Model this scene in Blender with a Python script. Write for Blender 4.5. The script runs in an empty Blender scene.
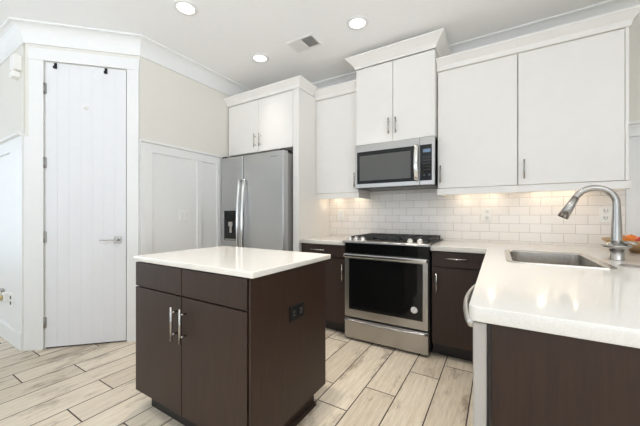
import bpy, bmesh, math, random
from mathutils import Vector, Matrix

S = bpy.context.scene
COL = S.collection
PI = math.pi
random.seed(4)

# ------------------------------------------------------------------ camera
cam_d = bpy.data.cameras.new('camera')
cam_d.sensor_width = 36.0
cam_d.lens = 36.0 * 293.0 / 640.0
cam_d.shift_y = 2.5 / 640.0
cam_d.clip_start = 0.05
cam = bpy.data.objects.new('camera', cam_d)
COL.objects.link(cam)
cam.location = (1.238, -3.143, 1.159)
cam.rotation_euler = (PI / 2, 0, 0.5466)
S.camera = cam

# ------------------------------------------------------------------ world, daylight, exposure
CEIL = 2.79
W = bpy.data.worlds.new('world')
S.world = W
W.use_nodes = True
W.node_tree.nodes['Background'].inputs[0].default_value = (0.80, 0.90, 1.0, 1)
W.node_tree.nodes['Background'].inputs[1].default_value = 1.2

def area(name, loc, rot, sx, sy, energy, color, spread=None):
    d = bpy.data.lights.new(name, 'AREA')
    d.shape = 'RECTANGLE'; d.size = sx; d.size_y = sy
    d.energy = energy; d.color = color; d.spread = math.radians(spread or WSPREAD)
    o = bpy.data.objects.new(name, d); COL.objects.link(o)
    o.location = loc; o.rotation_euler = rot
    return o

# daylight at unseen windows; rear and side lamps added, tilted up to fill ceiling
UPT = math.radians(42)
WSPREAD = 110
area('rear_daylight_fill', (-1.6, -7.45, 1.3), (PI / 2 + UPT, 0, 0), 4.6, 2.0, 58, (0.79, 0.89, 1.0))
area('rear_daylight_fill', (2.0, -7.45, 1.3), (PI / 2 + UPT, 0, 0), 1.8, 2.0, 34, (0.81, 0.90, 1.0))
area('hall_window_daylight', (-5.95, -4.6, 1.4), (PI / 2, 0, -PI / 2), 3.0, 2.0, 42, (0.66, 0.82, 1.0), 170)
area("side_fill_light", (3.95, -4.0, 1.3), (PI / 2 + UPT, 0, PI / 2), 2.2, 1.8, 125, (0.85, 0.92, 1.0))  # unseen lamp added to brighten the left wainscot and fridge panel

S.view_settings.view_transform = 'Standard'
S.view_settings.look = 'None'
S.view_settings.exposure = -0.24
S.view_settings.gamma = 1.0
S.view_settings.use_curve_mapping = False
S.cycles.use_denoising = True
S.cycles.max_bounces = 20
S.cycles.diffuse_bounces = 16
S.cycles.glossy_bounces = 5
S.cycles.sample_clamp_indirect = 6.0

CAN_POWER = 3.4
PUCK_POWER = 0.16
WARM = (1.0, 0.94, 0.86)

# ------------------------------------------------------------------ materials
def new_mat(name):
    m = bpy.data.materials.new(name); m.use_nodes = True
    return m, m.node_tree, m.node_tree.nodes['Principled BSDF']

def nd(nt, t, **kw):
    n = nt.nodes.new(t)
    for k, v in kw.items():
        setattr(n, k, v)
    return n

def coords(nt, scale=(1, 1, 1), loc=(0, 0, 0)):
    tc = nd(nt, 'ShaderNodeTexCoord'); mp = nd(nt, 'ShaderNodeMapping')
    mp.inputs['Scale'].default_value = scale
    mp.inputs['Location'].default_value = loc
    nt.links.new(tc.outputs['Object'], mp.inputs['Vector'])
    return mp.outputs['Vector']

def noise(nt, vec, scale, detail=4.0, rough=0.55):
    n = nd(nt, 'ShaderNodeTexNoise')
    n.inputs['Scale'].default_value = scale
    n.inputs['Detail'].default_value = detail
    n.inputs['Roughness'].default_value = rough
    nt.links.new(vec, n.inputs['Vector'])
    return n.outputs['Fac']

def ramp(nt, fac, stops):
    r = nd(nt, 'ShaderNodeValToRGB')
    e = r.color_ramp.elements
    while len(e) < len(stops):
        e.new(0.5)
    for i, (p, c) in enumerate(stops):
        e[i].position = p
        e[i].color = (c[0], c[1], c[2], 1)
    nt.links.new(fac, r.inputs['Fac'])
    return r.outputs['Color']

def bump(nt, fac, bsdf, strength, dist=0.001):
    b = nd(nt, 'ShaderNodeBump')
    b.inputs['Strength'].default_value = strength
    b.inputs['Distance'].default_value = dist
    nt.links.new(fac, b.inputs['Height'])
    nt.links.new(b.outputs['Normal'], bsdf.inputs['Normal'])

def paint(name, c, rough=0.5, var=0.02, scale=8.0, metal=0.0, bs=0.0, stretch=(1, 1, 1), coat=0.0):
    m, nt, b = new_mat(name)
    v = coords(nt, stretch)
    f = noise(nt, v, scale)
    lo = [max(0, x * (1 - var)) for x in c]; hi = [min(1, x * (1 + var)) for x in c]
    nt.links.new(ramp(nt, f, [(0.3, lo), (0.7, hi)]), b.inputs['Base Color'])
    b.inputs['Roughness'].default_value = rough
    b.inputs['Metallic'].default_value = metal
    b.inputs['Coat Weight'].default_value = coat
    if bs:
        bump(nt, f, b, bs)
    return m

def srgb(r, g, b):
    f = lambda x: ((x / 255 + 0.055) / 1.055) ** 2.4 if x > 10 else x / 255 / 12.92
    return (f(r), f(g), f(b))

M = {}
M['wall'] = paint('wall_paint', srgb(223, 220, 212), 0.65, 0.01, 30, bs=0.02)
M['white'] = paint('trim_paint', srgb(231, 231, 230), 0.42, 0.01, 20)
M['ceiling'] = paint('ceiling_paint', srgb(243, 243, 243), 0.8, 0.01, 40)
M['door'] = paint('door_paint', srgb(226, 226, 228), 0.38, 0.01, 15)
M['cab'] = paint('cabinet_lacquer', srgb(235, 232, 228), 0.36, 0.01, 10)
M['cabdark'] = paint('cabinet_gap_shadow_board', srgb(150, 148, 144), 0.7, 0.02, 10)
M['steel'] = paint('brushed_steel', (0.54, 0.54, 0.54), 0.30, 0.05, 30, metal=1.0, bs=0.03, stretch=(1, 1, 60))
M['steelh'] = paint('brushed_steel_horizontal', (0.46, 0.445, 0.425), 0.30, 0.05, 30, metal=1.0, bs=0.03, stretch=(1, 60, 60))
M['bright'] = paint('polished_steel', (0.78, 0.77, 0.75), 0.18, 0.02, 30, metal=1.0)
M['satin'] = paint('satin_steel', (0.72, 0.70, 0.67), 0.42, 0.03, 40, metal=1.0)
M['nickel'] = paint('satin_nickel', (0.47, 0.45, 0.425), 0.27, 0.03, 40, metal=1.0)
M['sinksteel'] = paint('sink_steel', (0.62, 0.59, 0.55), 0.26, 0.04, 40, metal=1.0)
M['pale'] = paint('pale_grey_enamel', srgb(180, 174, 168), 0.4, 0.02, 20)
M['greyside'] = paint('appliance_grey_side', srgb(150, 148, 145), 0.40, 0.03, 30)
M['black'] = paint('black_enamel', (0.010, 0.010, 0.010), 0.28, 0.1, 30)
M['blackglass'] = paint('black_glass', (0.006, 0.006, 0.006), 0.06, 0.1, 5)
M['blackglass'].node_tree.nodes['Principled BSDF'].inputs['Specular IOR Level'].default_value = 0.35
M['mesh'] = paint('microwave_window_screen', (0.085, 0.085, 0.08), 0.22, 0.1, 200)
M['iron'] = paint('cast_iron', (0.025, 0.024, 0.023), 0.5, 0.2, 60, bs=0.1)
M['rubber'] = paint('black_plastic', (0.015, 0.015, 0.015), 0.45, 0.1, 40)
M['rubber'].node_tree.nodes['Principled BSDF'].inputs['Specular IOR Level'].default_value = 0.2
M['plate'] = paint('outlet_plastic', srgb(236, 235, 231), 0.35, 0.01, 30)
M['slot'] = paint('outlet_slot', srgb(70, 64, 58), 0.5, 0.05, 30)
M['buttonink'] = paint('button_print', srgb(84, 84, 84), 0.5, 0.03, 30)
M['hinge'] = paint('dark_nickel', (0.36, 0.35, 0.33), 0.35, 0.03, 40, metal=1.0)
M['brass'] = paint('aged_brass', (0.55, 0.45, 0.22), 0.3, 0.05, 30, metal=1.0)
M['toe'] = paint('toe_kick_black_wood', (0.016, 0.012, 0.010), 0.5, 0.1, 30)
M['vent'] = paint('vent_white_metal', srgb(228, 228, 226), 0.45, 0.01, 30)
M['ventdark'] = paint('vent_duct_grey', srgb(110, 110, 108), 0.8, 0.05, 30)
M['redfruit'] = paint('red_fruit_skin', srgb(205, 62, 38), 0.35, 0.25, 12)
M['orangefruit'] = paint('orange_fruit_skin', srgb(236, 136, 52), 0.45, 0.12, 40, bs=0.05)
M['bowl'] = paint('wooden_bowl', srgb(186, 152, 108), 0.4, 0.15, 20, stretch=(1, 1, 8))

# quartz
m, nt, b = new_mat('white_quartz')
f = noise(nt, coords(nt), 220, 3)
nt.links.new(ramp(nt, f, [(0.35, srgb(226, 221, 213)), (0.65, srgb(233, 229, 222))]), b.inputs['Base Color'])
b.inputs['Roughness'].default_value = 0.09
M['quartz'] = m

# dark stained wood, grain along z
def darkwood(name, a, c, vert=True):
    m, nt, b = new_mat(name)
    st = (14, 14, 0.9) if vert else (0.9, 14, 14)
    f = noise(nt, coords(nt, st), 6, 8, 0.65)
    g = noise(nt, coords(nt), 1.6, 3)
    mx = nd(nt, 'ShaderNodeMath', operation='MULTIPLY_ADD')
    nt.links.new(f, mx.inputs[0]); mx.inputs[1].default_value = 0.75
    mg = nd(nt, 'ShaderNodeMath', operation='MULTIPLY'); nt.links.new(g, mg.inputs[0]); mg.inputs[1].default_value = 0.25
    nt.links.new(mg.outputs[0], mx.inputs[2])
    nt.links.new(ramp(nt, mx.outputs[0], [(0.32, a), (0.68, c)]), b.inputs['Base Color'])
    b.inputs['Roughness'].default_value = 0.46
    b.inputs['Specular IOR Level'].default_value = 0.38
    bump(nt, f, b, 0.08)
    return m
M['wood'] = darkwood('dark_stained_wood', srgb(47, 32, 24), srgb(60, 43, 34))

# subway tile
m, nt, b = new_mat('subway_tile')
tc = nd(nt, 'ShaderNodeTexCoord'); sp = nd(nt, 'ShaderNodeSeparateXYZ'); cb = nd(nt, 'ShaderNodeCombineXYZ')
nt.links.new(tc.outputs['Object'], sp.inputs[0])
ax = nd(nt, 'ShaderNodeMath', operation='ADD'); ax.inputs[1].default_value = -0.786 - 0.0763 + 20 * 0.1526
az = nd(nt, 'ShaderNodeMath', operation='ADD'); az.inputs[1].default_value = -0.932 + 20 * 0.077
nt.links.new(sp.outputs['X'], ax.inputs[0]); nt.links.new(sp.outputs['Z'], az.inputs[0])
nt.links.new(ax.outputs[0], cb.inputs['X']); nt.links.new(az.outputs[0], cb.inputs['Y'])
br = nd(nt, 'ShaderNodeTexBrick')
br.offset = 0.5; br.offset_frequency = 2; br.squash = 1.0
for k, v in (('Scale', 1.0), ('Brick Width', 0.1526), ('Row Height', 0.077), ('Mortar Size', 0.0016), ('Mortar Smooth', 0.15), ('Bias', 0.0)):
    br.inputs[k].default_value = v
br.inputs['Color1'].default_value = (*srgb(238, 232, 226), 1)
br.inputs['Color2'].default_value = (*srgb(232, 226, 219), 1)
br.inputs['Mortar'].default_value = (*srgb(188, 178, 168), 1)
nt.links.new(cb.outputs[0], br.inputs['Vector'])
nt.links.new(br.outputs['Color'], b.inputs['Base Color'])
b.inputs['Roughness'].default_value = 0.2
inv = nd(nt, 'ShaderNodeMath', operation='SUBTRACT'); inv.inputs[0].default_value = 1.0
nt.links.new(br.outputs['Fac'], inv.inputs[1]); bump(nt, inv.outputs[0], b, 0.5, 0.002)
M['tile'] = m

# wood-look plank tile: per-plank tone from a face attribute, grain along y, smoky knots
m, nt, b = new_mat('wood_plank_tile')
at = nd(nt, 'ShaderNodeAttribute', attribute_name='plank')
tc = nd(nt, 'ShaderNodeTexCoord')
off = nd(nt, 'ShaderNodeVectorMath', operation='SCALE'); nt.links.new(at.outputs['Vector'], off.inputs[0]); off.inputs['Scale'].default_value = 37.0
add = nd(nt, 'ShaderNodeVectorMath', operation='ADD')
nt.links.new(tc.outputs['Object'], add.inputs[0]); nt.links.new(off.outputs[0], add.inputs[1])
def mapped(scale):
    mp = nd(nt, 'ShaderNodeMapping'); mp.inputs['Scale'].default_value = scale
    nt.links.new(add.outputs[0], mp.inputs['Vector']); return mp.outputs['Vector']
grain = noise(nt, mapped((22, 1.3, 1)), 5, 8, 0.7)
wv = nd(nt, 'ShaderNodeTexWave', wave_type='BANDS', bands_direction='X')
wv.inputs['Scale'].default_value = 7.0; wv.inputs['Distortion'].default_value = 9.0; wv.inputs['Detail'].default_value = 3.0; wv.inputs['Detail Scale'].default_value = 1.2
nt.links.new(mapped((1.0, 0.16, 1)), wv.inputs['Vector'])
smoke = noise(nt, mapped((3.4, 1.1, 1)), 2.1, 9, 0.72)
base = ramp(nt, grain, [(0.30, srgb(198, 185, 165)), (0.50, srgb(219, 207, 189)), (0.72, srgb(231, 222, 208))])
mix1 = nd(nt, 'ShaderNodeMixRGB', blend_type='MULTIPLY'); mix1.inputs['Fac'].default_value = 0.22
nt.links.new(base, mix1.inputs['Color1']); nt.links.new(ramp(nt, wv.outputs['Fac'], [(0.0, (0.72, 0.68, 0.62)), (0.6, (1, 1, 1))]), mix1.inputs['Color2'])
mix2 = nd(nt, 'ShaderNodeMixRGB', blend_type='MULTIPLY'); mix2.inputs['Fac'].default_value = 0.80
nt.links.new(mix1.outputs[0], mix2.inputs['Color1']); nt.links.new(ramp(nt, smoke, [(0.36, (0.42, 0.38, 0.35)), (0.47, (1, 1, 1))]), mix2.inputs['Color2'])
mix3 = nd(nt, 'ShaderNodeMixRGB', blend_type='MULTIPLY'); mix3.inputs['Fac'].default_value = 1.0
nt.links.new(mix2.outputs[0], mix3.inputs['Color1'])
sx = nd(nt, 'ShaderNodeSeparateXYZ'); nt.links.new(at.outputs['Vector'], sx.inputs[0])
nt.links.new(ramp(nt, sx.outputs['X'], [(0.0, (0.80, 0.78, 0.75)), (1.0, (1.0, 1.0, 0.99))]), mix3.inputs['Color2'])
nt.links.new(mix3.outputs[0], b.inputs['Base Color'])
b.inputs['Roughness'].default_value = 0.42
bump(nt, grain, b, 0.15)
M['plank'] = m
M['grout'] = paint('floor_grout', srgb(66, 56, 48), 0.9, 0.08, 60)

def emit(name, c, s):
    m, nt, b = new_mat(name)
    b.inputs['Base Color'].default_value = (*c, 1)
    b.inputs['Emission Color'].default_value = (*c, 1)
    b.inputs['Emission Strength'].default_value = s
    return m
M['lamp'] = emit('lamp_lens', (1.0, 0.96, 0.90), 4.0)
M['puck'] = emit('puck_lens', (1.0, 0.88, 0.70), 12.0)
M['display'] = emit('display_glow', (0.16, 0.24, 0.36), 0.08)

# ------------------------------------------------------------------ mesh helpers
class MB:
    """collects shapes in world (or local) coordinates, then becomes ONE mesh object"""
    def __init__(self):
        self.bm = bmesh.new()
    def _xf(self, vs, mat):
        if mat is not None:
            bmesh.ops.transform(self.bm, matrix=mat, verts=vs)
    def box(self, x0, x1, y0, y1, z0, z1, bev=0.0, seg=2, mat=None):
        r = bmesh.ops.create_cube(self.bm, size=1.0)
        vs = r['verts']
        for v in vs:
            v.co = Vector(((x0 + x1) / 2 + v.co.x * (x1 - x0), (y0 + y1) / 2 + v.co.y * (y1 - y0), (z0 + z1) / 2 + v.co.z * (z1 - z0)))
        if bev > 0:
            es = list({e for v in vs for e in v.link_edges})
            o = bmesh.ops.bevel(self.bm, geom=es, offset=bev, segments=seg, profile=0.5, affect='EDGES')
            vs = list({v for f in o['faces'] for v in f.verts})
            for f in o['faces']:
                f.smooth = False
        self._xf(vs, mat)
        return self
    def cyl(self, p0, p1, r, r2=None, n=20, smooth=True):
        p0, p1 = Vector(p0), Vector(p1)
        d = p1 - p0
        q = d.to_track_quat('Z', 'Y').to_matrix().to_4x4()
        mt = Matrix.Translation((p0 + p1) / 2) @ q
        o = bmesh.ops.create_cone(self.bm, cap_ends=True, segments=n, radius1=r, radius2=r if r2 is None else r2, depth=d.length, matrix=mt)
        if smooth:
            for f in {f for v in o['verts'] for f in v.link_faces}:
                f.smooth = len(f.verts) == 4
        return self
    def sphere(self, c, r, sc=(1, 1, 1), n=20):
        mt = Matrix.Translation(c) @ Matrix.Diagonal((*sc, 1))
        o = bmesh.ops.create_uvsphere(self.bm, u_segments=n, v_segments=n // 2 + 2, radius=r, matrix=mt)
        for f in {f for v in o['verts'] for f in v.link_faces}:
            f.smooth = True
        return self
    def lathe(self, c, prof, n=28):
        c = Vector(c); rings = []
        for r, z in prof:
            if r < 1e-5:
                rings.append([self.bm.verts.new(c + Vector((0, 0, z)))])
            else:
                rings.append([self.bm.verts.new(c + Vector((r * math.cos(2 * PI * i / n), r * math.sin(2 * PI * i / n), z))) for i in range(n)])
        for a, b in zip(rings, rings[1:]):
            for i in range(n):
                j = (i + 1) % n
                vs = [a[i % len(a)], a[j % len(a)], b[j % len(b)], b[i % len(b)]]
                u = []
                for v in vs:
                    if v not in u: u.append(v)
                if len(u) > 2:
                    self.bm.faces.new(u).smooth = True
        bmesh.ops.recalc_face_normals(self.bm, faces=self.bm.faces[:])
        return self
    def tube(self, pts, rad, n=12, flat=1.0, up=(0, 0, 1)):
        """round tube along pts; rad a number or one per point; flat squashes the section along 'up'-ish"""
        P = [Vector(p) for p in pts]; up = Vector(up); rings = []
        R = rad if isinstance(rad, (list, tuple)) else [rad] * len(P)
        for i, p in enumerate(P):
            t = (P[min(i + 1, len(P) - 1)] - P[max(i - 1, 0)]).normalized()
            s = t.cross(up)
            if s.length < 1e-4: s = t.cross(Vector((1, 0, 0)))
            s.normalize(); w = s.cross(t)
            rings.append([self.bm.verts.new(p + R[i] * (math.cos(2 * PI * k / n) * s + flat * math.sin(2 * PI * k / n) * w)) for k in range(n)])
        for a, b in zip(rings, rings[1:]):
            for k in range(n):
                self.bm.faces.new((a[k], a[(k + 1) % n], b[(k + 1) % n], b[k])).smooth = True
        self.bm.faces.new(rings[0][::-1]); self.bm.faces.new(rings[-1])
        bmesh.ops.recalc_face_normals(self.bm, faces=self.bm.faces[:])
        return self
    def sweep(self, path, prof, closed=False):
        """profile [(out, z)] swept along an xy path with mitred corners; out = to the right of travel"""
        P = [Vector((p[0], p[1], 0)) for p in path]; rings = []
        for i, p in enumerate(P):
            a = (P[i] - P[i - 1]).normalized() if i > 0 else None
            c = (P[i + 1] - P[i]).normalized() if i < len(P) - 1 else None
            if a is None: a = c
            if c is None: c = a
            n1 = Vector((a.y, -a.x, 0)); n2 = Vector((c.y, -c.x, 0))
            mi = (n1 + n2); mi = mi / (1 + n1.dot(n2))
            rings.append([self.bm.verts.new(p + mi * o + Vector((0, 0, z))) for o, z in prof])
        k = len(prof)
        for a, b in zip(rings, rings[1:]):
            for i in range(k):
                self.bm.faces.new((a[i], b[i], b[(i + 1) % k], a[(i + 1) % k]))
        self.bm.faces.new(rings[0]); self.bm.faces.new(rings[-1][::-1])
        bmesh.ops.recalc_face_normals(self.bm, faces=self.bm.faces[:])
        return self
    def build(self, name, mat, parent=None, local=False):
        if parent is not None and not local:
            o = Vector((0, 0, 0)); p = parent
            while p is not None:
                o += p.location; p = p.parent
            bmesh.ops.translate(self.bm, vec=-o, verts=self.bm.verts[:])
        me = bpy.data.meshes.new(name)
        self.bm.to_mesh(me); self.bm.free()
        me.materials.append(mat)
        ob = bpy.data.objects.new(name, me); COL.objects.link(ob)
        if parent is not None:
            ob.parent = parent
        return ob

def B(*a, **k):
    return MB().box(*a, **k)

def tag(o, label, cat, group=None, kind=None):
    if label: o['label'] = label
    if cat: o['category'] = cat
    if group: o['group'] = group
    if kind: o['kind'] = kind
    return o

def thing(name, label, cat, loc=(0, 0, 0), rz=0.0, group=None):
    o = bpy.data.objects.new(name, None); COL.objects.link(o)
    o.empty_display_size = 0.1
    o.location = loc; o.rotation_euler = (0, 0, rz)
    return tag(o, label, cat, group)

def struct(name, mb, mat, label=None, cat=None):
    o = mb.build(name, mat); o['kind'] = 'structure'
    if label: o['label'] = label
    if cat: o['category'] = cat
    return o

def bar_pull(parent, axis, c, length, out, local=False, r=0.006, name='handle', stand=0.032, mat='nickel'):
    """T-bar pull. c = point on the face, out = unit outward vector, axis = unit vector along the bar"""
    mb = MB(); c = Vector(c); o = Vector(out); a = Vector(axis)
    mb.cyl(c + o * stand - a * length / 2, c + o * stand + a * length / 2, r)
    for s in (-1, 1):
        q = c + a * s * length * 0.32
        mb.cyl(q - o * 0.001, q + o * stand, r * 0.8)
    return mb.build(name, M[mat], parent, local)

# ------------------------------------------------------------------ structure
XL, YD = -1.612, -2.308                       # left kitchen wall, hall wall
CA, CB = (-1.612, -1.682), (-2.238, -2.308)     # corners of the 45 degree pantry wall
R2 = math.sqrt(0.5)

# floor: planks of wood-look tile on grout, one mesh
def make_floor():
    bm = bmesh.new()
    bw, ln, g = 0.205, 0.914, 0.0036
    known = {0: -0.936, 1: -0.713, -1: -1.29, -2: -1.576, -3: -1.367, -12: -2.482, -11: -2.19, -9: -2.188, -8: -2.432}
    lay = bm.faces.layers.float_vector.new('plank')
    for k in range(-33, 17):
        x0 = 0.676 + bw * k
        ph = known.get(k, -1.2 + ((k * 0.37) % 1.0) * ln)
        j = math.floor((-7.6 - ph) / ln)
        while True:
            y0 = ph + j * ln
            if y0 > 0.02: break
            y1 = min(y0 + ln, 0.02); y0c = max(y0, -7.5)
            if y1 - y0c > 0.02:
                vs = [bm.verts.new((a, c, 0.0)) for a, c in ((x0 + g, y0c + g), (x0 + bw - g, y0c + g), (x0 + bw - g, y1 - g), (x0 + g, y1 - g))]
                f = bm.faces.new(vs)
                f[lay] = Vector((random.random(), random.random(), random.random()))
            j += 1
    n = len(bm.faces)
    r = bmesh.ops.create_cube(bm, size=1.0)
    for v in r['verts']:
        v.co = Vector((-1.0 + v.co.x * 10.2, -3.74 + v.co.y * 7.6, -0.0512 + v.co.z * 0.1))
    bm.faces.ensure_lookup_table()
    for i, f in enumerate(bm.faces):
        f.material_index = 0 if i < n else 1
    me = bpy.data.meshes.new('floor'); bm.to_mesh(me); bm.free()
    me.materials.append(M['plank']); me.materials.append(M['grout'])
    o = bpy.data.objects.new('floor', me); COL.objects.link(o); o['kind'] = 'structure'
make_floor()

struct('ceiling', B(-6.1, 4.1, -7.6, 0.1, CEIL, CEIL + 0.1), M['ceiling'])
struct('wall_back', B(-1.7, 4.1, 0.0, 0.1, 0, CEIL), M['wall'])
struct('wall_left', B(XL - 0.1, XL, -1.682, 0.0, 0, CEIL), M['wall'])
struct('wall_hall', B(-6.1, CB[0] - 0.05, YD, YD + 0.1, 0, CEIL), M['wall'])
def diag(mb, t0, t1, o0, o1, z0, z1, bev=0.0):
    """box on the 45 degree wall: t along it from the hall corner, o outward into the room"""
    mt = Matrix.Translation((CB[0], CB[1], 0)) @ Matrix.Rotation(PI / 4, 4, 'Z')
    return mb.box(t0, t1, -o1, -o0, z0, z1, bev, mat=mt)
AB = 0.626 / R2
DT0, DT1, DZ = 0.149, 0.776, 2.494
mb = MB(); diag(mb, 0.0, DT0, -0.09, 0, 0, CEIL); diag(mb, DT1, AB, -0.09, 0, 0, CEIL); diag(mb, DT0, DT1, -0.09, 0, DZ, CEIL)
struct('wall_pantry', mb, M['wall'])
# rear, side and hall-end walls with window openings (behind the camera)
def wall_with_openings(name, along, fixed, thick, a0, a1, holes):
    mb = MB(); z0, z1 = 0.4, 2.5
    def seg(p, q, lo, hi):
        if q - p < 1e-3: return
        if along == 'x': mb.box(p, q, fixed, fixed + thick, lo, hi)
        else: mb.box(fixed, fixed + thick, p, q, lo, hi)
    c = a0
    for h0, h1 in holes:
        seg(c, h0, 0, CEIL); seg(h0, h1, 0, z0); seg(h0, h1, z1, CEIL); c = h1
    seg(c, a1, 0, CEIL)
    struct(name, mb, M['wall'])
wall_with_openings('wall_rear', 'x', -7.5, 0.1, -6.1, 4.1, [(-3.9, 0.7), (1.1, 2.9)])
wall_with_openings('wall_end', 'y', -6.1, 0.1, -7.5, YD, [(-6.1, -3.1)])
wall_with_openings('wall_right', 'y', 4.0, 0.1, -7.5, 0.0, [(-5.1, -2.9)])

# crown moulding of the room
cz = CEIL
CROWN = [(0.0, cz - 0.150), (0.014, cz - 0.150)]
for k in range(9):                                   # one smooth cove
    a = k / 8 * PI / 2
    CROWN.append((0.014 + 0.090 * (1 - math.cos(a)), cz - 0.142 + 0.128 * math.sin(a)))
CROWN += [(0.106, cz - 0.014), (0.106, cz), (0.0, cz)]
struct('trim_1', MB().sweep([(-6.0, YD), CB, CA, (XL, 0.0), (4.0, 0.0)], CROWN), M['white'])

# wainscot boards, chair rail and baseboards
RZ = 1.867
RAIL = [(0.0, RZ - 0.045), (0.022, RZ - 0.045), (0.022, RZ - 0.024), (0.048, RZ - 0.018), (0.048, RZ), (0.0, RZ)]
struct('trim_2', MB().sweep([(XL, CA[1] - 0.008), (XL, -0.70)], RAIL), M['white'])
mb = MB().sweep([(-6.0, YD), (CB[0], CB[1])], RAIL)
struct('trim_3', mb, M['white'])
struct('trim_4', MB().sweep([(2.07, 0.0), (4.0, 0.0)], RAIL), M['white'])
# left kitchen wall
mb = B(XL, XL + 0.006, -1.675, -0.70, 0, RZ - 0.04)
mb.box(XL, XL + 0.024, -1.68, -0.70, 1.762, RZ - 0.04, 0.002)
for y0, y1 in ((-1.68, -1.579), (-1.088, -1.037), (-0.82, -0.765)):
    mb.box(XL, XL + 0.023, y0, y1, 0.14, 1.765, 0.002)
struct('trim_5', mb, M['white'])
# hall wall
mb = B(-6.0, CB[0], YD - 0.006, YD, 0, RZ - 0.04)
mb.box(-6.0, CB[0], YD - 0.022, YD, 1.735, RZ - 0.04, 0.002)
for x0, x1 in ((-2.59, -2.24), (-3.25, -3.16), (-4.1, -4.0), (-5.0, -4.9)):
    mb.box(x0, x1, YD - 0.021, YD, 0.14, 1.74, 0.002)
struct('trim_6', mb, M['white'])
# right part of the back wall
mb = B(2.072, 4.0, -0.006, 0.0, 0, RZ - 0.04)
mb.box(2.072, 4.0, -0.022, 0.0, 1.758, RZ - 0.04, 0.002)
mb.box(2.9, 2.98, -0.021, 0.0, 0.14, 1.76, 0.002)
struct('trim_7', mb, M['white'])
struct('baseboard_hall', B(-6.0, CB[0] - 0.005, YD - 0.028, YD, 0, 0.14, 0.003), M['white'])
struct('baseboard_left', B(XL, XL + 0.028, -1.66, -0.72, 0, 0.14, 0.003), M['white'])
# white boards between the hall corner and the door casing, and casing itself
mb = MB()
diag(mb, 0.0, 0.036, 0, 0.012, 0, RZ - 0.03, 0.001)
diag(mb, 0.882, AB + 0.004, 0, 0.012, 0, RZ - 0.03, 0.001)
struct('trim_8', mb, M['white'])
mb = MB()
diag(mb, 0.038, DT0 - 0.006, 0, 0.024, 0, DZ + 0.006, 0.002)
diag(mb, DT1 + 0.006, 0.880, 0, 0.024, 0, DZ + 0.006, 0.002)
diag(mb, 0.034, 0.884, 0, 0.028, DZ + 0.006, DZ + 0.108, 0.002)
struct('trim_9', mb, M['white'])

# pantry door: planked slab with v grooves
TD = (CB[0] + DT0 * R2, CB[1] + DT0 * R2, 0)
door = bpy.data.objects.new('door_1', None); COL.objects.link(door)
door.location = TD; door.rotation_euler = (0, 0, PI / 4)
door['kind'] = 'structure'
dw = DT1 - DT0
mb = MB(); n = 7; pw = (dw - 0.008) / n
mb.box(0.004, dw - 0.004, -0.006, 0.03, 0.012, DZ - 0.004)
for i in range(n):
    mb.box(0.004 + i * pw + 0.0, 0.004 + (i + 1) * pw, -0.012, 0.0, 0.012, DZ - 0.004, 0.0014, 1)
mb.build('door_panel', M['door'], door, True)
for hz in (2.262, 1.617, 0.972, 0.231):
    mb = MB(); mb.cyl((-0.001, -0.020, hz - 0.045), (-0.001, -0.020, hz + 0.045), 0.0075, n=14)
    mb.box(-0.012, 0.012, -0.0215, -0.012, hz - 0.045, hz + 0.045)
    mb.build('hinge', M['hinge'], door, True)
lx = 0.707 - DT0
hd = MB().box(lx - 0.03, lx + 0.03, -0.022, -0.012, 0.907, 0.967, 0.002).build('handle_rosette', M['nickel'], door, True)
mb = MB().cyl((lx, -0.020, 0.937), (lx, -0.062, 0.937), 0.010)
mb.box(lx - 0.128, lx + 0.012, -0.066, -0.054, 0.932, 0.943, 0.003)
mb.build('lever', M['nickel'], hd, True)
mb = B(DT0 * 0, dw, -0.001, 0.05, 0, 0.008)
mb.build('threshold', M['toe'], door, True)

# small things on the door
def on_door(t, o, z):
    return (CB[0] + (t + o) * R2, CB[1] + (t - o) * R2, z)
def over_hook(t, label):
    r = thing('over_door_hook', label, 'hook', on_door(t, 0.0, DZ - 0.05), PI / 4, 'hooks over the pantry door')
    mb = MB().box(-0.011, 0.011, -0.0165, -0.0125, 0.0, 0.047, 0.0012)
    mb.box(-0.011, 0.011, -0.030, -0.0125, -0.004, 0.003, 0.0012)
    mb.box(-0.011, 0.011, -0.033, -0.028, -0.004, 0.016, 0.0012)
    mb.build('strap', M['rubber'], r, True)
    return r
over_hook(0.228, 'black hook strap over top of pantry door, nearer the hinges')
over_hook(0.613, 'black hook strap over top of pantry door, nearer the handle side')
ah = thing('adhesive_hook', 'small white adhesive hook high in the middle of the pantry door', 'hook', on_door(0.453, 0.0, 2.122), PI / 4)
MB().cyl((0, -0.012, 0), (0, -0.019, 0), 0.021).build('pad', M['plate'], ah, True)
MB().tube([(0, -0.018, 0.006), (0, -0.032, -0.004), (0, -0.036, -0.016), (0, -0.044, -0.006)], 0.004, 8).build('prong', M['plate'], ah, True)

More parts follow.
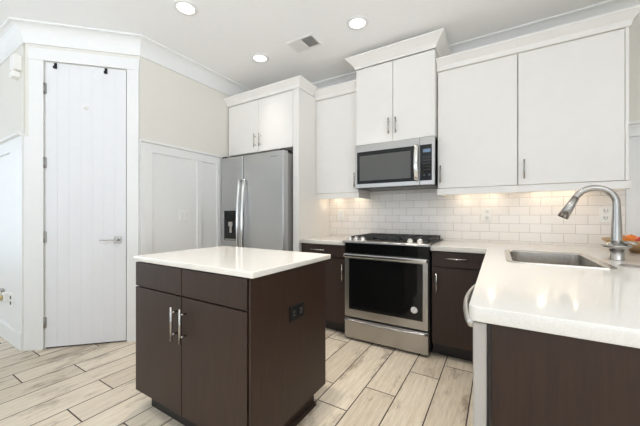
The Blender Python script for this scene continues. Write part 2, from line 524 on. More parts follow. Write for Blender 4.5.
# ------------------------------------------------------------------ hall wall items
al = thing('wall_alarm', 'white box alarm high on the hall wall beside the pantry corner', 'alarm', (-2.40, YD, 2.38))
B(-2.42, -2.315, YD - 0.055, YD, 2.425, 2.555, 0.006).build('housing', M['plate'], al)
mb = B(-2.47, -2.36, YD - 0.05, YD, 2.375, 2.4235, 0.005)
mb.build('sounder', M['plate'], al)
ol = thing('wall_outlet', 'white outlet plate low on the hall wainscot, left of pantry corner', 'outlet', (-2.52, YD, 0.33))
B(-2.575, -2.455, YD - 0.029, YD - 0.0205, 0.33, 0.46, 0.003).build('cover_plate', M['plate'], ol)
mb = MB().cyl((-2.515, YD - 0.028, 0.42), (-2.515, YD - 0.031, 0.42), 0.018).cyl((-2.515, YD - 0.028, 0.37), (-2.515, YD - 0.031, 0.37), 0.018)
mb.build('socket', M['slot'], ol)
ds = thing('plug_adapter', 'small brass and white plug adapter on hall wainscot by the outlet', 'adapter', (-2.66, YD, 0.37))
B(-2.70, -2.63, YD - 0.05, YD - 0.006, 0.365, 0.445, 0.008).build('body', M['plate'], ds)
MB().cyl((-2.665, YD - 0.049, 0.405), (-2.665, YD - 0.066, 0.405), 0.022).build('knob', M['brass'], ds)
ds2 = thing('wall_bracket', 'dark metal bracket low on the hall wainscot at the photo edge', 'bracket', (-2.85, YD, 0.34))
mb = B(-2.90, -2.80, YD - 0.030, YD - 0.006, 0.425, 0.455, 0.004)
mb.box(-2.83, -2.80, YD - 0.030, YD - 0.006, 0.34, 0.43, 0.004)
mb.build('plate', M['nickel'], ds2)
MB().cyl((-2.86, YD - 0.025, 0.36), (-2.86, YD - 0.055, 0.36), 0.018).build('knob', M['brass'], ds2)

# switch plate on the left wall
sw = thing('light_switch', 'white two gang light switch plate on the wainscot left of the fridge', 'switch', (XL, -1.237, 1.10))
B(XL + 0.006, XL + 0.014, -1.303, -1.171, 1.100, 1.222, 0.003).build('cover_plate', M['plate'], sw)
for yy in (-1.265, -1.209):
    B(XL + 0.012, XL + 0.019, yy - 0.017, yy + 0.017, 1.127, 1.195, 0.002).build('rocker', M['white'], sw)

# ------------------------------------------------------------------ ceiling
def can(x, y, label, power=CAN_POWER):
    r = thing('ceiling_light', label, 'ceiling light', (x, y, CEIL), 0, 'recessed ceiling lights')
    MB().lathe((x, y, CEIL), [(0.064, -0.001), (0.066, -0.008), (0.088, -0.006), (0.091, 0.0)]).build('trim_ring', M['white'], r)
    MB().cyl((x, y, CEIL - 0.0045), (x, y, CEIL - 0.001), 0.065, n=28).build('lens', M['lamp'], r)
    d = bpy.data.lights.new('can_bulb', 'AREA'); d.shape = 'DISK'; d.size = 0.12
    d.energy = power; d.color = WARM; d.spread = math.radians(64)
    l = bpy.data.objects.new('bulb', d); COL.objects.link(l); l.parent = r; l.location = (0, 0, -0.012)
    return r
can(-0.856, -1.728, 'round recessed ceiling light at the left, farthest from the vent')
can(-0.87, -0.874, 'round recessed ceiling light just above the fridge cabinet', CAN_POWER * 0.3)
can(0.22, -0.86, 'round recessed ceiling light above the microwave cabinet', CAN_POWER * 0.7)
for x, y in ((0.22, -1.728), (0.95, -1.35), (0.22, -2.9), (2.6, -3.6), (0.4, -5.2), (-3.6, -4.0), (-2.2, -5.6)):  # unseen cans added for floor and ceiling light; first one continues the grid
    can(x, y, 'added recessed ceiling light, out of view, brightening floor and ceiling')

vt = thing('ceiling_vent', 'white two way louvred vent on the ceiling above the fridge', 'vent', (-0.329, -0.85, CEIL))
vx0, vx1, vy0, vy1 = -0.452, -0.206, -0.925, -0.777
mb = B(vx0 - 0.02, vx1 + 0.02, vy0 - 0.02, vy0, CEIL - 0.008, CEIL, 0.002)
mb.box(vx0 - 0.02, vx1 + 0.02, vy1, vy1 + 0.02, CEIL - 0.008, CEIL, 0.002)
mb.box(vx0 - 0.02, vx0, vy0, vy1, CEIL - 0.008, CEIL, 0.002)
mb.box(vx1, vx1 + 0.02, vy0, vy1, CEIL - 0.008, CEIL, 0.002)
mb.box(-0.335, -0.323, vy0, vy1, CEIL - 0.008, CEIL, 0.001)
mb.build('frame', M['vent'], vt)
B(vx0, vx1, vy0, vy1, CEIL - 0.0015, CEIL).build('duct', M['ventdark'], vt)
for side, (a0, a1) in enumerate(((vx0, -0.335), (-0.323, vx1))):
    mb = MB(); k = 8
    for i in range(k):
        xc = a0 + (i + 0.5) * (a1 - a0) / k
        mt = Matrix.Translation((xc, 0, CEIL - 0.006)) @ Matrix.Rotation(math.radians(-38 if side == 0 else 38), 4, 'Y')
        mb.box(-0.007, 0.007, vy0, vy1, -0.0006, 0.0006, mat=mt)
    mb.build('louvre', M['vent'], vt)

# ------------------------------------------------------------------ backsplash
def backsplash():
    mb = B(-0.535, 2.068, -0.010, -0.0005, 0.9145, 1.402)
    o = mb.build('backsplash', M['tile'])
    tag(o, 'cream white subway tile backsplash behind the range and sink counter', 'backsplash')
backsplash()

def outlet(x, label, kind='outlet'):
    r = thing('wall_outlet' if kind == 'outlet' else 'wall_switch', label, kind, (x, -0.010, 1.10), 0, 'plates on the tile backsplash')
    B(x - 0.038, x + 0.038, -0.017, -0.010, 1.103, 1.229, 0.003).build('cover_plate', M['plate'], r)
    if kind == 'outlet':
        for dz in (1.137, 1.195):
            s = B(x - 0.017, x + 0.017, -0.020, -0.016, dz - 0.019, dz + 0.019, 0.006).build('socket', M['plate'], r)
            mb = B(x - 0.009, x - 0.0055, -0.0208, -0.0195, dz - 0.004, dz + 0.011)
            mb.box(x + 0.0055, x + 0.009, -0.0208, -0.0195, dz - 0.003, dz + 0.010)
            mb.cyl((x, -0.0195, dz - 0.010), (x, -0.0208, dz - 0.010), 0.003, n=10)
            mb.build('slots', M['slot'], s)
    else:
        B(x - 0.017, x + 0.017, -0.021, -0.016, 1.132, 1.200, 0.002).build('rocker', M['white'], r)
outlet(-0.373, 'pale switch plate on the tiles left of the range', 'switch')
outlet(1.149, 'white duplex outlet on the tiles right of the range')
outlet(1.958, 'white duplex outlet on the tiles behind the faucet')

# ------------------------------------------------------------------ wall cabinets
def crown_prof(z0, z1, out):
    h = z1 - z0
    return [(0.0, z0), (0.010, z0), (0.012, z0 + 0.18 * h), (0.30 * out, z0 + 0.38 * h), (0.62 * out, z0 + 0.62 * h), (0.90 * out, z0 + 0.82 * h), (out, z0 + 0.86 * h), (out, z1), (0.0, z1)]

def slab(x0, x1, y, z0, z1, parent, mat, name='door', th=0.019, bev=0.0015):
    """slab front whose outer face is at y (facing -y)"""
    return B(x0, x1, y, y + th, z0, z1, bev).build(name, M[mat], parent)

def wall_cab(label, x0, x1, depth, z0, z1, doors, loc_name='wall_cabinet', rail=None, crown=None, pucks=(), side=0.0):
    r = thing(loc_name, label, 'cabinet', ((x0 + x1) / 2, 0, z0), 0)
    yb = -depth + 0.021
    B(x0 + 0.0005, x1 - 0.0005, yb, -0.0005, z0 + 0.002, z1 - 0.002).build('body', M['cab'], r)
    B(x0 + 0.002, x1 - 0.002, yb - 0.0015, yb, z0 + 0.002, z1 - 0.0005).build('gap_shade_board', M['cabdark'], r)  # thin grey board: painted shade that darkens the gaps around the doors
    for d in doors:
        a, b2, hx, hz, hl = d
        dd = slab(a, b2, -depth, z0 + 0.003, z1 - 0.007, r, 'cab')
        bar_pull(dd, (0, 0, 1), (hx, -depth, hz), hl, (0, -1, 0))
    if rail:
        MB().sweep(rail[0], rail[1]).build('light_rail', M['cab'], r)
    if crown:
        MB().sweep(crown[0], crown[1]).build('crown', M['cab'], r)
    for px, py in pucks:
        p = MB().cyl((px, py, z0 - 0.009), (px, py, z0 + 0.002), 0.032, n=20).build('puck_light', M['puck'], r)
        d = bpy.data.lights.new('puck_bulb', 'AREA'); d.shape = 'DISK'; d.size = 0.05
        d.energy = PUCK_POWER; d.color = (1.0, 0.80, 0.58)
        l = bpy.data.objects.new('bulb', d); COL.objects.link(l)
        l.parent = r; l.location = (px - r.location.x, py, -0.013)
    return r

UB, UT, UD = 1.402, 2.457, 0.322
RAILP = [(-0.020, 1.345), (0.004, 1.345), (0.004, 1.393), (-0.004, 1.400), (-0.020, 1.400)]
CP = crown_prof(UT, 2.555, 0.062)
# left of the microwave
wall_cab('single door white wall cabinet left of the microwave', -0.535, -0.006, UD, UB, UT,
         [(-0.531, -0.010, -0.045, 1.528, 0.152)],
         rail=([(-0.535, -UD), (-0.006, -UD), (-0.006, -0.012)], RAILP),
         crown=([(-0.535, -UD), (-0.006, -UD)], CP), pucks=((-0.40, -0.11), (-0.13, -0.11)))
# right of the microwave, two units
wall_cab('single door white wall cabinet directly right of the microwave', 0.766, 1.3705, UD, UB, UT,
         [(0.770, 1.3675, 0.797, 1.528, 0.152)],
         rail=([(0.768, -0.012), (0.768, -UD), (1.3705, -UD)], RAILP),
         crown=([(0.766, -UD), (1.3705, -UD)], CP), pucks=((0.97, -0.11), (1.186, -0.11)))
sc_ = wall_cab('single door white wall cabinet above the sink, at the right end', 1.3715, 2.005, UD, UB, UT,
         [(1.3745, 1.984, 1.412, 1.524, 0.152)],
         rail=([(1.3715, -UD), (2.012, -UD), (2.012, -0.012)], RAILP),
         crown=([(1.3715, -UD), (2.005, -UD), (2.005, -0.001)], CP), pucks=((1.547, -0.11), (1.746, -0.11)))
B(1.987, 2.0055, -UD, -UD + 0.03, UB + 0.002, UT - 0.0005, 0.001).build('end_panel', M['cab'], sc_)
# above the microwave, deeper and taller
wall_cab('tall double door white wall cabinet above the microwave', 0.0, 0.760, 0.40, 1.866, 2.64,
         [(0.003, 0.3775, 0.345, 2.010, 0.150), (0.3825, 0.757, 0.413, 2.010, 0.150)],
         crown=([(0.0, -0.001), (0.0, -0.40), (0.760, -0.40), (0.760, -0.001)], crown_prof(2.64, 2.745, 0.085)))
# above the fridge
fc = wall_cab('double door white cabinet above the fridge', -1.6105, -0.613, 0.65, 1.885, 2.49,
         [(-1.590, -1.106, -1.143, 2.015, 0.150), (-1.102, -0.616, -1.067, 2.015, 0.150)],
         crown=([(-1.6105, -0.65), (-0.535, -0.65), (-0.535, -UD - 0.068)], crown_prof(2.49, 2.58, 0.062)))
# tall white panel right of the fridge
o = B(-0.611, -0.536, -0.652, -0.001, 0.0, 2.489, 0.0015).build('tall_cabinet_panel', M['cab'])
tag(o, 'tall white end panel between the fridge and the left counter', 'panel')

# ------------------------------------------------------------------ microwave
mwv = thing('microwave', 'stainless over the range microwave with dark window', 'microwave', (0.381, 0, 1.425))
B(0.006, 0.756, -0.385, -0.011, 1.428, 1.863, 0.003).build('body', M['black'], mwv)
YM = -0.425
md = B(0.002, 0.632, YM, -0.386, 1.432, 1.862, 0.004).build('door', M['steelh'], mwv)
w = B(0.022, 0.612, YM - 0.0025, YM + 0.01, 1.472, 1.792, 0.002).build('window_glass', M['blackglass'], md)
B(0.050, 0.555, YM - 0.0035, YM, 1.502, 1.752, 0.002).build('window_screen', M['mesh'], w)
pts = [(0.609, YM - 0.002, 1.482)]
for i in range(13):
    t = i / 12
    pts.append((0.609, YM - 0.022 - 0.028 * math.sin(PI * t), 1.482 + 0.306 * t))
pts.append((0.609, YM - 0.002, 1.788))
MB().tube(pts, 0.019, 14, flat=0.5, up=(0, -1, 0)).build('handle', M['bright'], md)
cp = B(0.634, 0.760, YM, -0.386, 1.432, 1.862, 0.004).build('control_panel', M['steelh'], mwv)
B(0.638, 0.738, YM - 0.0025, YM + 0.01, 1.472, 1.792, 0.002).build('keypad', M['blackglass'], cp)
B(0.662, 0.728, YM - 0.0032, YM, 1.722, 1.752, 0.001).build('display', M['display'], cp)
for i in range(3):
    for j in range(5):
        B(0.664 + i * 0.022, 0.680 + i * 0.022, YM - 0.0032, YM, 1.565 + j * 0.028, 1.570 + j * 0.028).build('button', M['buttonink'], cp)
for i in (0, 1):
    MB().cyl((0.674 + i * 0.042, YM - 0.0033, 1.520), (0.674 + i * 0.042, YM, 1.520), 0.009).build('button', M['buttonink'], cp)
mb = MB()
for i in range(7):
    mb.box(0.10 + i * 0.08, 0.165 + i * 0.08, -0.30, -0.22, 1.4255, 1.429)
mb.build('grille', M['greyside'], mwv)

# ------------------------------------------------------------------ refrigerator
YF = -0.785
fr = thing('refrigerator', 'stainless side by side refrigerator with ice dispenser', 'refrigerator', (-1.10, -0.4, 0))
B(-1.570, -0.640, -0.700, -0.03, 0.03, 1.815, 0.004).build('body', M['greyside'], fr)
fd = B(-1.573, -1.208, YF, -0.705, 0.065, 1.832, 0.007, 2).build('freezer_door', M['steel'], fr)
rd = B(-1.200, -0.632, YF, -0.705, 0.065, 1.832, 0.007, 2).build('fridge_door', M['steel'], fr)
for par, hx in ((fd, -1.240), (rd, -1.168)):
    pts = [(hx, YF + 0.002, 0.62)]
    for i in range(17):
        t = i / 16
        pts.append((hx, YF - 0.028 - 0.030 * math.sin(PI * t), 0.62 + 0.93 * t))
    pts.append((hx, YF + 0.002, 1.55))
    MB().tube(pts, 0.0145, 12, up=(1, 0, 0)).build('handle', M['bright'], par)
dp = B(-1.515, -1.283, YF - 0.003, YF + 0.01, 0.868, 1.215, 0.003).build('ice_dispenser', M['black'], fd)
B(-1.505, -1.293, YF - 0.0042, YF, 1.095, 1.205, 0.002).build('dispenser_panel', M['blackglass'], dp)
mb = B(-1.430, -1.370, YF - 0.016, YF, 1.035, 1.085, 0.006)
mb.box(-1.415, -1.385, YF - 0.012, YF, 0.960, 1.045, 0.004)
mb.build('paddle', M['pale'], dp)
B(-1.500, -1.298, YF - 0.008, YF, 0.872, 0.890, 0.002).build('drip_tray', M['greyside'], dp)
B(-0.800, -0.715, YF - 0.0012, YF + 0.002, 1.772, 1.783).build('nameplate', M['greyside'], rd)
for hx0, hx1 in ((-0.70, -0.645), (-1.56, -1.50)):
    B(hx0, hx1, -0.775, -0.65, 1.8325, 1.850, 0.004).build('hinge_cover', M['rubber'], fr)
B(-1.565, -0.645, -0.70, -0.66, 0.0, 0.060).build('kick_plate', M['rubber'], fr)

# ------------------------------------------------------------------ base cabinets
CT, CBOT = 0.914, 0.8735
FY = -0.612
def base_front(r, x0, x1, hdoor):
    dr = slab(x0, x1, FY, 0.746, 0.866, r, 'wood', 'drawer')
    cx = (x0 + x1) / 2
    bar_pull(dr, (1, 0, 0), (cx + hdoor[1], FY, 0.816), 0.165, (0, -1, 0))
    dd = slab(x0, x1, FY, 0.114, 0.738, r, 'wood', 'door')
    bar_pull(dd, (0, 0, 1), (hdoor[0], FY, 0.612), 0.165, (0, -1, 0))
bl = thing('base_cabinet', 'dark wood base cabinet left of the range', 'cabinet', (-0.27, -0.3, 0))
B(-0.534, -0.006, -0.590, -0.002, 0.105, CBOT).build('body', M['toe'], bl)
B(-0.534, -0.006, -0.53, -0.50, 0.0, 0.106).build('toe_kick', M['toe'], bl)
base_front(bl, -0.530, -0.010, (-0.040, -0.045))
brc = thing('base_cabinet', 'dark wood base cabinet between the range and the peninsula', 'cabinet', (0.98, -0.3, 0))
B(0.768, 1.200, -0.590, -0.002, 0.105, CBOT).build('body', M['toe'], brc)
B(0.768, 1.290, -0.53, -0.50, 0.0, 0.106).build('toe_kick', M['toe'], brc)
base_front(brc, 0.772, 1.150, (0.812, 0.0))
slab(1.154, 1.212, FY, 0.114, 0.866, brc, 'wood', 'filler_strip')

# ------------------------------------------------------------------ peninsula cabinet + dishwasher
PX0, PX1, PY0 = 1.168, 2.25, -2.252
pen = thing('sink_cabinet', 'dark wood peninsula sink cabinet with plain end panel', 'cabinet', (1.5, -1.4, 0))
mb = B(1.235, 1.26, -1.630, -0.62, 0.105, CBOT)
mb.box(1.235, 1.85, -1.630, -1.612, 0.0, CBOT)
mb.box(1.832, 1.85, -2.215, -0.60, 0.0, CBOT)
mb.build('body', M['wood'], pen)
B(1.214, 1.93, -2.240, -2.220, 0.0, CBOT, 0.002).build('end_panel', M['wood'], pen)
B(1.2135, 1.222, -2.2445, -2.2403, 0.0, CBOT, 0.001).build('edge_strip', M['toe'], pen)
for y0, y1 in ((-1.626, -1.127), (-1.123, -0.626)):
    d = B(1.214, 1.233, y0, y1, 0.114, 0.866, 0.0015).build('door', M['wood'], pen)
    bar_pull(d, (0, 0, 1), (1.214, -1.17 if y0 < -1.5 else -1.08, 0.74), 0.165, (-1, 0, 0), stand=0.022)
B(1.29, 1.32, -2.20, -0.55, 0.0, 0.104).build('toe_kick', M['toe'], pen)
dwr = thing('dishwasher', 'stainless dishwasher with a bowed handle under the peninsula counter end', 'dishwasher', (1.5, -1.93, 0))
B(1.225, 1.80, -2.215, -1.637, 0.105, 0.866).build('tub', M['greyside'], dwr)
dd = B(1.180, 1.2125, -2.240, -1.640, 0.105, 0.868, 0.003).build('door', M['pale'], dwr)
B(1.1785, 1.182, -2.236, -1.644, 0.110, 0.864).build('front_skin', M['steel'], dd)
pts = [(1.184, -2.190, 0.850)]
for i in range(17):
    t = i / 16
    pts.append((1.168 - 0.029 * math.sin(PI * t) ** 0.8, -2.190 + 0.54 * t, 0.850))
pts.append((1.184, -1.650, 0.850))
MB().tube(pts, 0.0085, 12, flat=1.6, up=(0, 0, 1)).build('handle', M['satin'], dd)
B(1.26, 1.288, -2.21, -1.64, 0.0, 0.104).build('toe_panel', M['rubber'], dwr)

# ------------------------------------------------------------------ countertops
def rounded(pts, rads, n=6):
    out = []
    k = len(pts)
    for i in range(k):
        p = Vector(pts[i]); a = (Vector(pts[i - 1]) - p).normalized(); c = (Vector(pts[(i + 1) % k]) - p).normalized()
        r = rads[i]
        if r <= 0:
            out.append(tuple(p)); continue
        s, e = p + a * r, p + c * r; ctr = p + a * r + c * r
        v0, v1 = s - ctr, e - ctr
        for j in range(n + 1):
            t = j / n * PI / 2
            out.append(tuple(ctr + v0 * math.cos(t) + v1 * math.sin(t)))
    return out
def slab_from(name, outer, holes, z0, z1, mat, bev=0.003):
    cu = bpy.data.curves.new(name, 'CURVE'); cu.dimensions = '2D'; cu.fill_mode = 'BOTH'
    cu.extrude = (z1 - z0) / 2 - bev; cu.bevel_depth = bev; cu.bevel_resolution = 2; cu.offset = -bev
    for loop in [outer] + holes:
        s = cu.splines.new('POLY'); s.points.add(len(loop) - 1)
        for q, p in zip(s.points, loop): q.co = (p[0], p[1], 0, 1)
        s.use_cyclic_u = True
    tmp = bpy.data.objects.new(name + '_tmp', cu); COL.objects.link(tmp)
    bpy.context.view_layer.update()
    dg = bpy.context.evaluated_depsgraph_get()
    me = bpy.data.meshes.new_from_object(tmp.evaluated_get(dg))
    bpy.data.objects.remove(tmp); bpy.data.curves.remove(cu)
    me.transform(Matrix.Translation((0, 0, (z0 + z1) / 2)))
    me.name = name
    me.materials.clear(); me.materials.append(mat)
    ob = bpy.data.objects.new(name, me); COL.objects.link(ob)
    return ob
o = slab_from('countertop', [(-0.5355, -0.645), (-0.020, -0.645), (-0.020, -0.0105), (-0.5355, -0.0105)], [], CBOT, CT, M['quartz'])
tag(o, 'short white quartz countertop left of the range', 'countertop')
SX0, SX1, SY0, SY1 = 1.300, 1.682, -1.305, -0.700
hole = rounded([(SX0, SY0), (SX0, SY1), (SX1, SY1), (SX1, SY0)], [0.06, 0.06, 0.03, 0.03])
outer = rounded([(0.766, -0.0105), (0.766, -0.645), (PX0, -0.645), (PX0, PY0), (PX1, PY0), (PX1, -0.0235), (2.07, -0.0235), (2.07, -0.0105)], [0, 0, 0, 0.022, 0.02, 0, 0, 0])
o = slab_from('countertop', outer, [hole], CBOT, CT, M['quartz'])
tag(o, 'L shaped white quartz countertop holding the sink', 'countertop')

# sink
sk = thing('sink', 'rectangular stainless sink set into the white quartz peninsula', 'sink', (1.49, -1.0, CT))
bm = bmesh.new()
def ring(inset, z, r1, r2):
    L = rounded([(SX0 + inset, SY0 + inset), (SX0 + inset, SY1 - inset), (SX1 - inset, SY1 - inset), (SX1 - inset, SY0 + inset)], [r1, r1, r2, r2])
    return [bm.verts.new((p[0], p[1], z)) for p in L]
rs = [ring(-0.026, CT + 0.0004, 0.075, 0.05), ring(-0.024, CT + 0.005, 0.075, 0.05), ring(-0.002, CT + 0.005, 0.06, 0.035), ring(0.006, CT - 0.004, 0.055, 0.035), ring(0.010, 0.74, 0.05, 0.035), ring(0.035, 0.715, 0.04, 0.03)]
for a, c in zip(rs, rs[1:]):
    for i in range(len(a)):
        f = bm.faces.new((a[i], a[(i + 1) % len(a)], c[(i + 1) % len(a)], c[i])); f.smooth = False
bm.faces.new(rs[-1])
bmesh.ops.recalc_face_normals(bm, faces=bm.faces[:])
for f in bm.faces: f.normal_flip()
if sum(f.normal.z for f in bm.faces) < 0:
    for f in bm.faces: f.normal_flip()
mb = MB(); mb.bm.free(); mb.bm = bm
mb.build('basin', M['sinksteel'], sk)
MB().cyl((1.50, -1.0, 0.7155), (1.50, -1.0, 0.719), 0.045).build('drain', M['bright'], sk)

# faucet
FX, FYY = 1.795, -0.915
fa = thing('faucet', 'brushed nickel gooseneck pull down faucet beside the sink', 'faucet', (FX, FYY, CT))
MB().lathe((FX, FYY, CT), [(0.0, 0.0005), (0.034, 0.0005), (0.034, 0.004), (0.032, 0.007), (0.032, 0.066), (0.0, 0.066)]).build('base', M['nickel'], fa)
pts, rad = [], []
for z, r_ in ((0.075, 0.025), (0.11, 0.0245), (0.18, 0.022), (0.24, 0.019), (0.30, 0.0175)):
    pts.append((FX, FYY, CT + z)); rad.append(r_)
AR = 0.091
for i in range(1, 17):
    t = i / 16 * math.radians(157)
    pts.append((FX - AR + AR * math.cos(t), FYY, CT + 0.308 + AR * math.sin(t) * 1.02)); rad.append(0.017)
MB().tube(pts, rad, 16, up=(0, 1, 0)).build('neck', M['nickel'], fa)
e = Vector(pts[-1]); dv = (Vector(pts[-1]) - Vector(pts[-2])).normalized()
spo = MB().cyl(e - dv * 0.004, e + dv * 0.122, 0.0178, 0.028, n=24).build('spray_head', M['nickel'], fa)
MB().cyl(e + dv * 0.1215, e + dv * 0.125, 0.025).build('nozzle', M['rubber'], spo)
MB().lathe((FX, FYY, CT + 0.056), [(0.0, 0.0), (0.032, 0.002), (0.052, 0.012), (0.062, 0.022), (0.058, 0.027), (0.044, 0.031), (0.030, 0.040), (0.0, 0.044)]).build('collar', M['nickel'], fa)
lv = MB().tube([(FX + 0.02, FYY - 0.02, CT + 0.094), (FX + 0.045, FYY - 0.04, CT + 0.100), (FX + 0.066, FYY - 0.05, CT + 0.094)], [0.013, 0.011, 0.008], 10, flat=0.7)
lv.build('lever', M['nickel'], fa)
o = MB().lathe((1.780, -1.164, CT), [(0.0, 0.004), (0.030, 0.004), (0.034, 0.006), (0.040, 0.004), (0.042, 0.0004), (0.0, 0.0004)]).build('sink_hole_cover', M['nickel'])
tag(o, 'round flat steel cap on the counter in front of the faucet', 'cap')

# fruit bowl in the counter corner
BX, BY = 2.088, -0.355
fbowl = MB().lathe((BX, BY, CT), [(0.0, 0.0006), (0.085, 0.0006), (0.09, 0.012), (0.15, 0.03), (0.21, 0.062), (0.228, 0.082), (0.222, 0.085), (0.20, 0.068), (0.14, 0.040), (0.08, 0.024), (0.0, 0.022)], 40).build('fruit_bowl', M['bowl'])
tag(fbowl, 'shallow tan wooden fruit bowl on the corner of the counter', 'bowl')
def fruit(kind, x, y, z, r, label):
    q = thing(kind, label, 'fruit', (x, y, z - r), 0, 'fruit in the bowl')
    prof = [(0.0, -0.92)] + [(math.cos(a) * 1.0, math.sin(a) * 0.95) for a in [math.radians(d) for d in range(-75, 80, 15)]] + [(0.12, 0.86), (0.0, 0.80)]
    MB().lathe((x, y, z), [(r * a, r * c) for a, c in prof], 22).build('flesh', M['redfruit' if kind == 'apple' else 'orangefruit'], q)
    MB().tube([(x, y, z + r * 0.78), (x + 0.003, y, z + r * 1.05)], 0.0022, 6).build('stem', M['wood'], q)
fruit('orange', BX - 0.145, BY - 0.02, CT + 0.086, 0.034, 'orange fruit at the left rim of the bowl, behind the faucet')
fruit('apple', BX - 0.045, BY - 0.07, CT + 0.076, 0.038, 'red apple right of the faucet, nearest front of the bowl')
fruit('apple', BX + 0.045, BY - 0.06, CT + 0.076, 0.038, 'red apple at the right, nearest the photo edge')
fruit('orange', BX - 0.07, BY + 0.045, CT + 0.078, 0.038, 'orange fruit at the back of the bowl, behind the red apple')

# ------------------------------------------------------------------ range
YR = -0.665
rg = thing('range', 'stainless slide in gas range with black oven window', 'range', (0.381, -0.35, 0))
B(0.002, 0.760, -0.625, -0.012, 0.035, 0.893, 0.002).build('body', M['black'], rg)
ctop = B(-0.010, 0.772, -0.605, -0.0115, 0.9150, 0.9235, 0.003)
ctop.build('cooktop', M['black'], rg)
B(0.002, 0.760, -0.625, -0.012, 0.8935, 0.9145).build('cooktop_base', M['black'], rg)
pr = [(-0.606, 0.931), (-0.664, 0.925), (-0.674, 0.917), (-0.674, 0.906), (-0.606, 0.906)]
bm = bmesh.new()
l0 = [bm.verts.new((-0.018, y, z)) for y, z in pr]; l1 = [bm.verts.new((0.765, y, z)) for y, z in pr]
for i in range(5):
    bm.faces.new((l0[i], l1[i], l1[(i + 1) % 5], l0[(i + 1) % 5]))
bm.faces.new(l0); bm.faces.new(l1[::-1]); bmesh.ops.recalc_face_normals(bm, faces=bm.faces[:])
mb = MB(); mb.bm.free(); mb.bm = bm
mb.build('front_trim', M['steelh'], rg)
B(0.002, 0.760, -0.652, -0.626, 0.806, 0.9055, 0.002).build('control_band', M['blackglass'], rg)
for kx in (0.040, 0.105, 0.170, 0.600, 0.680):
    k = MB().lathe((kx, -0.626, 0.927), [(0.027, 0.0), (0.027, 0.006), (0.021, 0.010), (0.019, 0.030), (0.014, 0.034), (0.0, 0.034)], 20).build('knob', M['bright'], rg)
    B(kx - 0.0045, kx + 0.0045, -0.644, -0.608, 0.956, 0.967, 0.002).build('grip', M['bright'], k)
gx = [(0.020, 0.258), (0.264, 0.498), (0.504, 0.745)]
for i, (x0, x1) in enumerate(gx):
    mb = MB(); y0, y1 = -0.560, -0.030; z0, z1 = 0.944, 0.962
    for x in (x0 + 0.006, x1 - 0.006): mb.box(x - 0.006, x + 0.006, y0, y1, z0, z1, 0.002)
    for y in (y0 + 0.006, (y0 + y1) / 2, y1 - 0.006): mb.box(x0, x1, y - 0.006, y + 0.006, z0, z1, 0.002)
    xc = (x0 + x1) / 2
    mb.box(xc - 0.005, xc + 0.005, y0, y1, z0, z1, 0.002)
    for y in ((y0 * 3 + y1) / 4, (y0 + y1 * 3) / 4): mb.box(x0, x1, y - 0.005, y + 0.005, z0, z1, 0.002)
    for x in (x0 + 0.008, x1 - 0.008):
        for y in (y0 + 0.008, y1 - 0.008): mb.cyl((x, y, 0.923), (x, y, z0 + 0.002), 0.006, n=8)
    mb.build('grate', M['iron'], rg)
for x, y in ((0.146, -0.43), (0.146, -0.17), (0.381, -0.30), (0.617, -0.43), (0.617, -0.17)):
    MB().lathe((x, y, 0.9235), [(0.048, 0.0), (0.048, 0.006), (0.036, 0.009), (0.034, 0.015), (0.0, 0.015)], 24).build('burner', M['iron'], rg)
od = B(0.003, 0.755, YR, -0.627, 0.218, 0.803, 0.005).build('oven_door', M['steelh'], rg)
og = B(0.046, 0.712, YR - 0.002, YR + 0.01, 0.290, 0.762, 0.003).build('oven_window', M['blackglass'], od)
s1 = MB().cyl((0.643, YR - 0.0028, 0.376), (0.643, YR, 0.376), 0.027, n=28).build('sticker', M['plate'], og)
s1['label'] = 'round white sticker on the oven window'
mb = MB()
mb.tube([(0.643 + 0.019 * math.cos(a), YR - 0.003, 0.376 + 0.019 * math.sin(a)) for a in [2 * PI * i / 20 for i in range(21)]], 0.0012, 6, up=(0, 1, 0))
mb.tube([(0.639, YR - 0.003, 0.366), (0.647, YR - 0.003, 0.386)], 0.0025, 6, up=(0, 1, 0))
mb.build('sticker_print', M['greyside'], s1)
mb = B(0.006, 0.752, YR - 0.036, YR - 0.018, 0.774, 0.806, 0.007)
mb.box(0.006, 0.036, YR - 0.022, YR + 0.002, 0.778, 0.801, 0.002); mb.box(0.722, 0.752, YR - 0.022, YR + 0.002, 0.778, 0.801, 0.002)
mb.build('handle', M['bright'], od)
dr = B(0.003, 0.755, YR, -0.627, 0.022, 0.205, 0.004).build('drawer', M['steelh'], rg)
pts = []
for i in range(15):
    t = i / 14
    pts.append((0.006 + 0.746 * t, YR - 0.006 - 0.012 * math.sin(PI * t), 0.190 - 0.008 * math.sin(PI * t)))
MB().tube(pts, 0.013, 10, flat=0.8).build('handle', M['steelh'], dr)
for x in (0.03, 0.73):
    for y in (-0.60, -0.06): MB().cyl((x, y, 0.0), (x, y, 0.036), 0.016, n=12).build('foot', M['rubber'], rg)

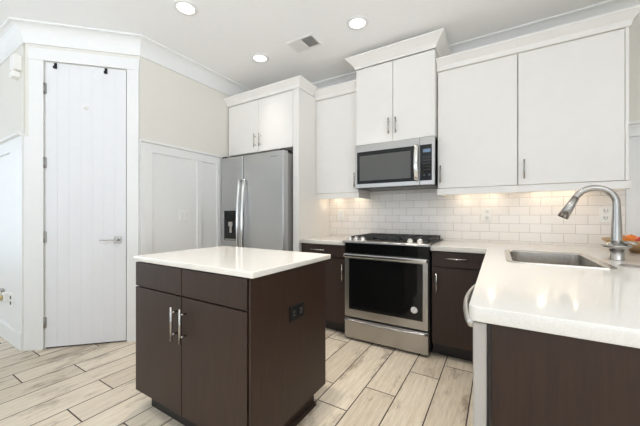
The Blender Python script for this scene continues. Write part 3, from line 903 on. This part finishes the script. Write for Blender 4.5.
# ------------------------------------------------------------------ island
isl = thing('kitchen_island', 'dark wood kitchen island with two doors and a black outlet', 'island', (-0.157, -1.887, 0))
IBOT = 0.885
IX0, IX1, IY0, IY1 = -0.628, 0.314, -2.2123, -1.560
B(IX0 + 0.004, 0.302, IY0 + 0.022, IY1, 0.108, IBOT - 0.001).build('body', M['toe'], isl)
B(0.3035, IX1 + 0.002, IY0 + 0.004, IY1, 0.108, IBOT - 0.0005, 0.002).build('side_panel', M['wood'], isl)
B(IX0, IX0 + 0.0035, IY0 + 0.022, IY1, 0.108, IBOT - 0.001).build('far_side_panel', M['wood'], isl)
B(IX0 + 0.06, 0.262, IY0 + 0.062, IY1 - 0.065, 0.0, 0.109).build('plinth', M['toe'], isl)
B(0.2625, 0.270, IY0 + 0.062, IY1 - 0.065, 0.0, 0.107).build('plinth_board', M['wood'], isl)
mb = MB()
mb.sweep([(0.2705, IY0 + 0.062), (0.2705, IY1 - 0.065)], [(0, 0), (0.018, 0), (0.014, 0.014), (0, 0.022)])
mb.build('shoe_moulding', M['wood'], isl)
XC = -0.175
for x0, x1, s in ((IX0, XC - 0.003, -1), (XC + 0.003, 0.2965, 1)):
    B(x0, x1, IY0, IY0 + 0.020, 0.740, IBOT - 0.006, 0.0015).build('false_drawer', M['wood'], isl)
    d = B(x0, x1, IY0, IY0 + 0.020, 0.112, 0.7325, 0.0015).build('door', M['wood'], isl)
    bar_pull(d, (0, 0, 1), (XC + s * 0.037, IY0, 0.597), 0.178, (0, -1, 0), r=0.0065, stand=0.034)
o = slab_from('countertop', rounded([(-0.655, -2.2135), (0.332, -2.2135), (0.332, -1.522), (-0.655, -1.522)], [0.004] * 4, 3), [], IBOT, CT, M['quartz'])
tag(o, 'white quartz slab top of the dark kitchen island', 'countertop')
xo = IX1 + 0.002
B(xo - 0.002, xo + 0.006, -1.933, -1.806, 0.606, 0.684, 0.002).build('outlet_plate', M['rubber'], isl)['label'] = 'black outlet plate'
pl = [c for c in isl.children if c.name.startswith('outlet_plate')][0]
for yy in (-1.900, -1.839):
    s = B(xo + 0.005, xo + 0.009, yy - 0.019, yy + 0.019, 0.628, 0.662, 0.004).build('socket', M['black'], pl)
    mb = B(xo + 0.0085, xo + 0.0096, yy - 0.010, yy + 0.004, 0.652, 0.655)
    mb.box(xo + 0.0085, xo + 0.0096, yy - 0.010, yy + 0.004, 0.636, 0.639)
    mb.build('slots', M['greyside'], s)
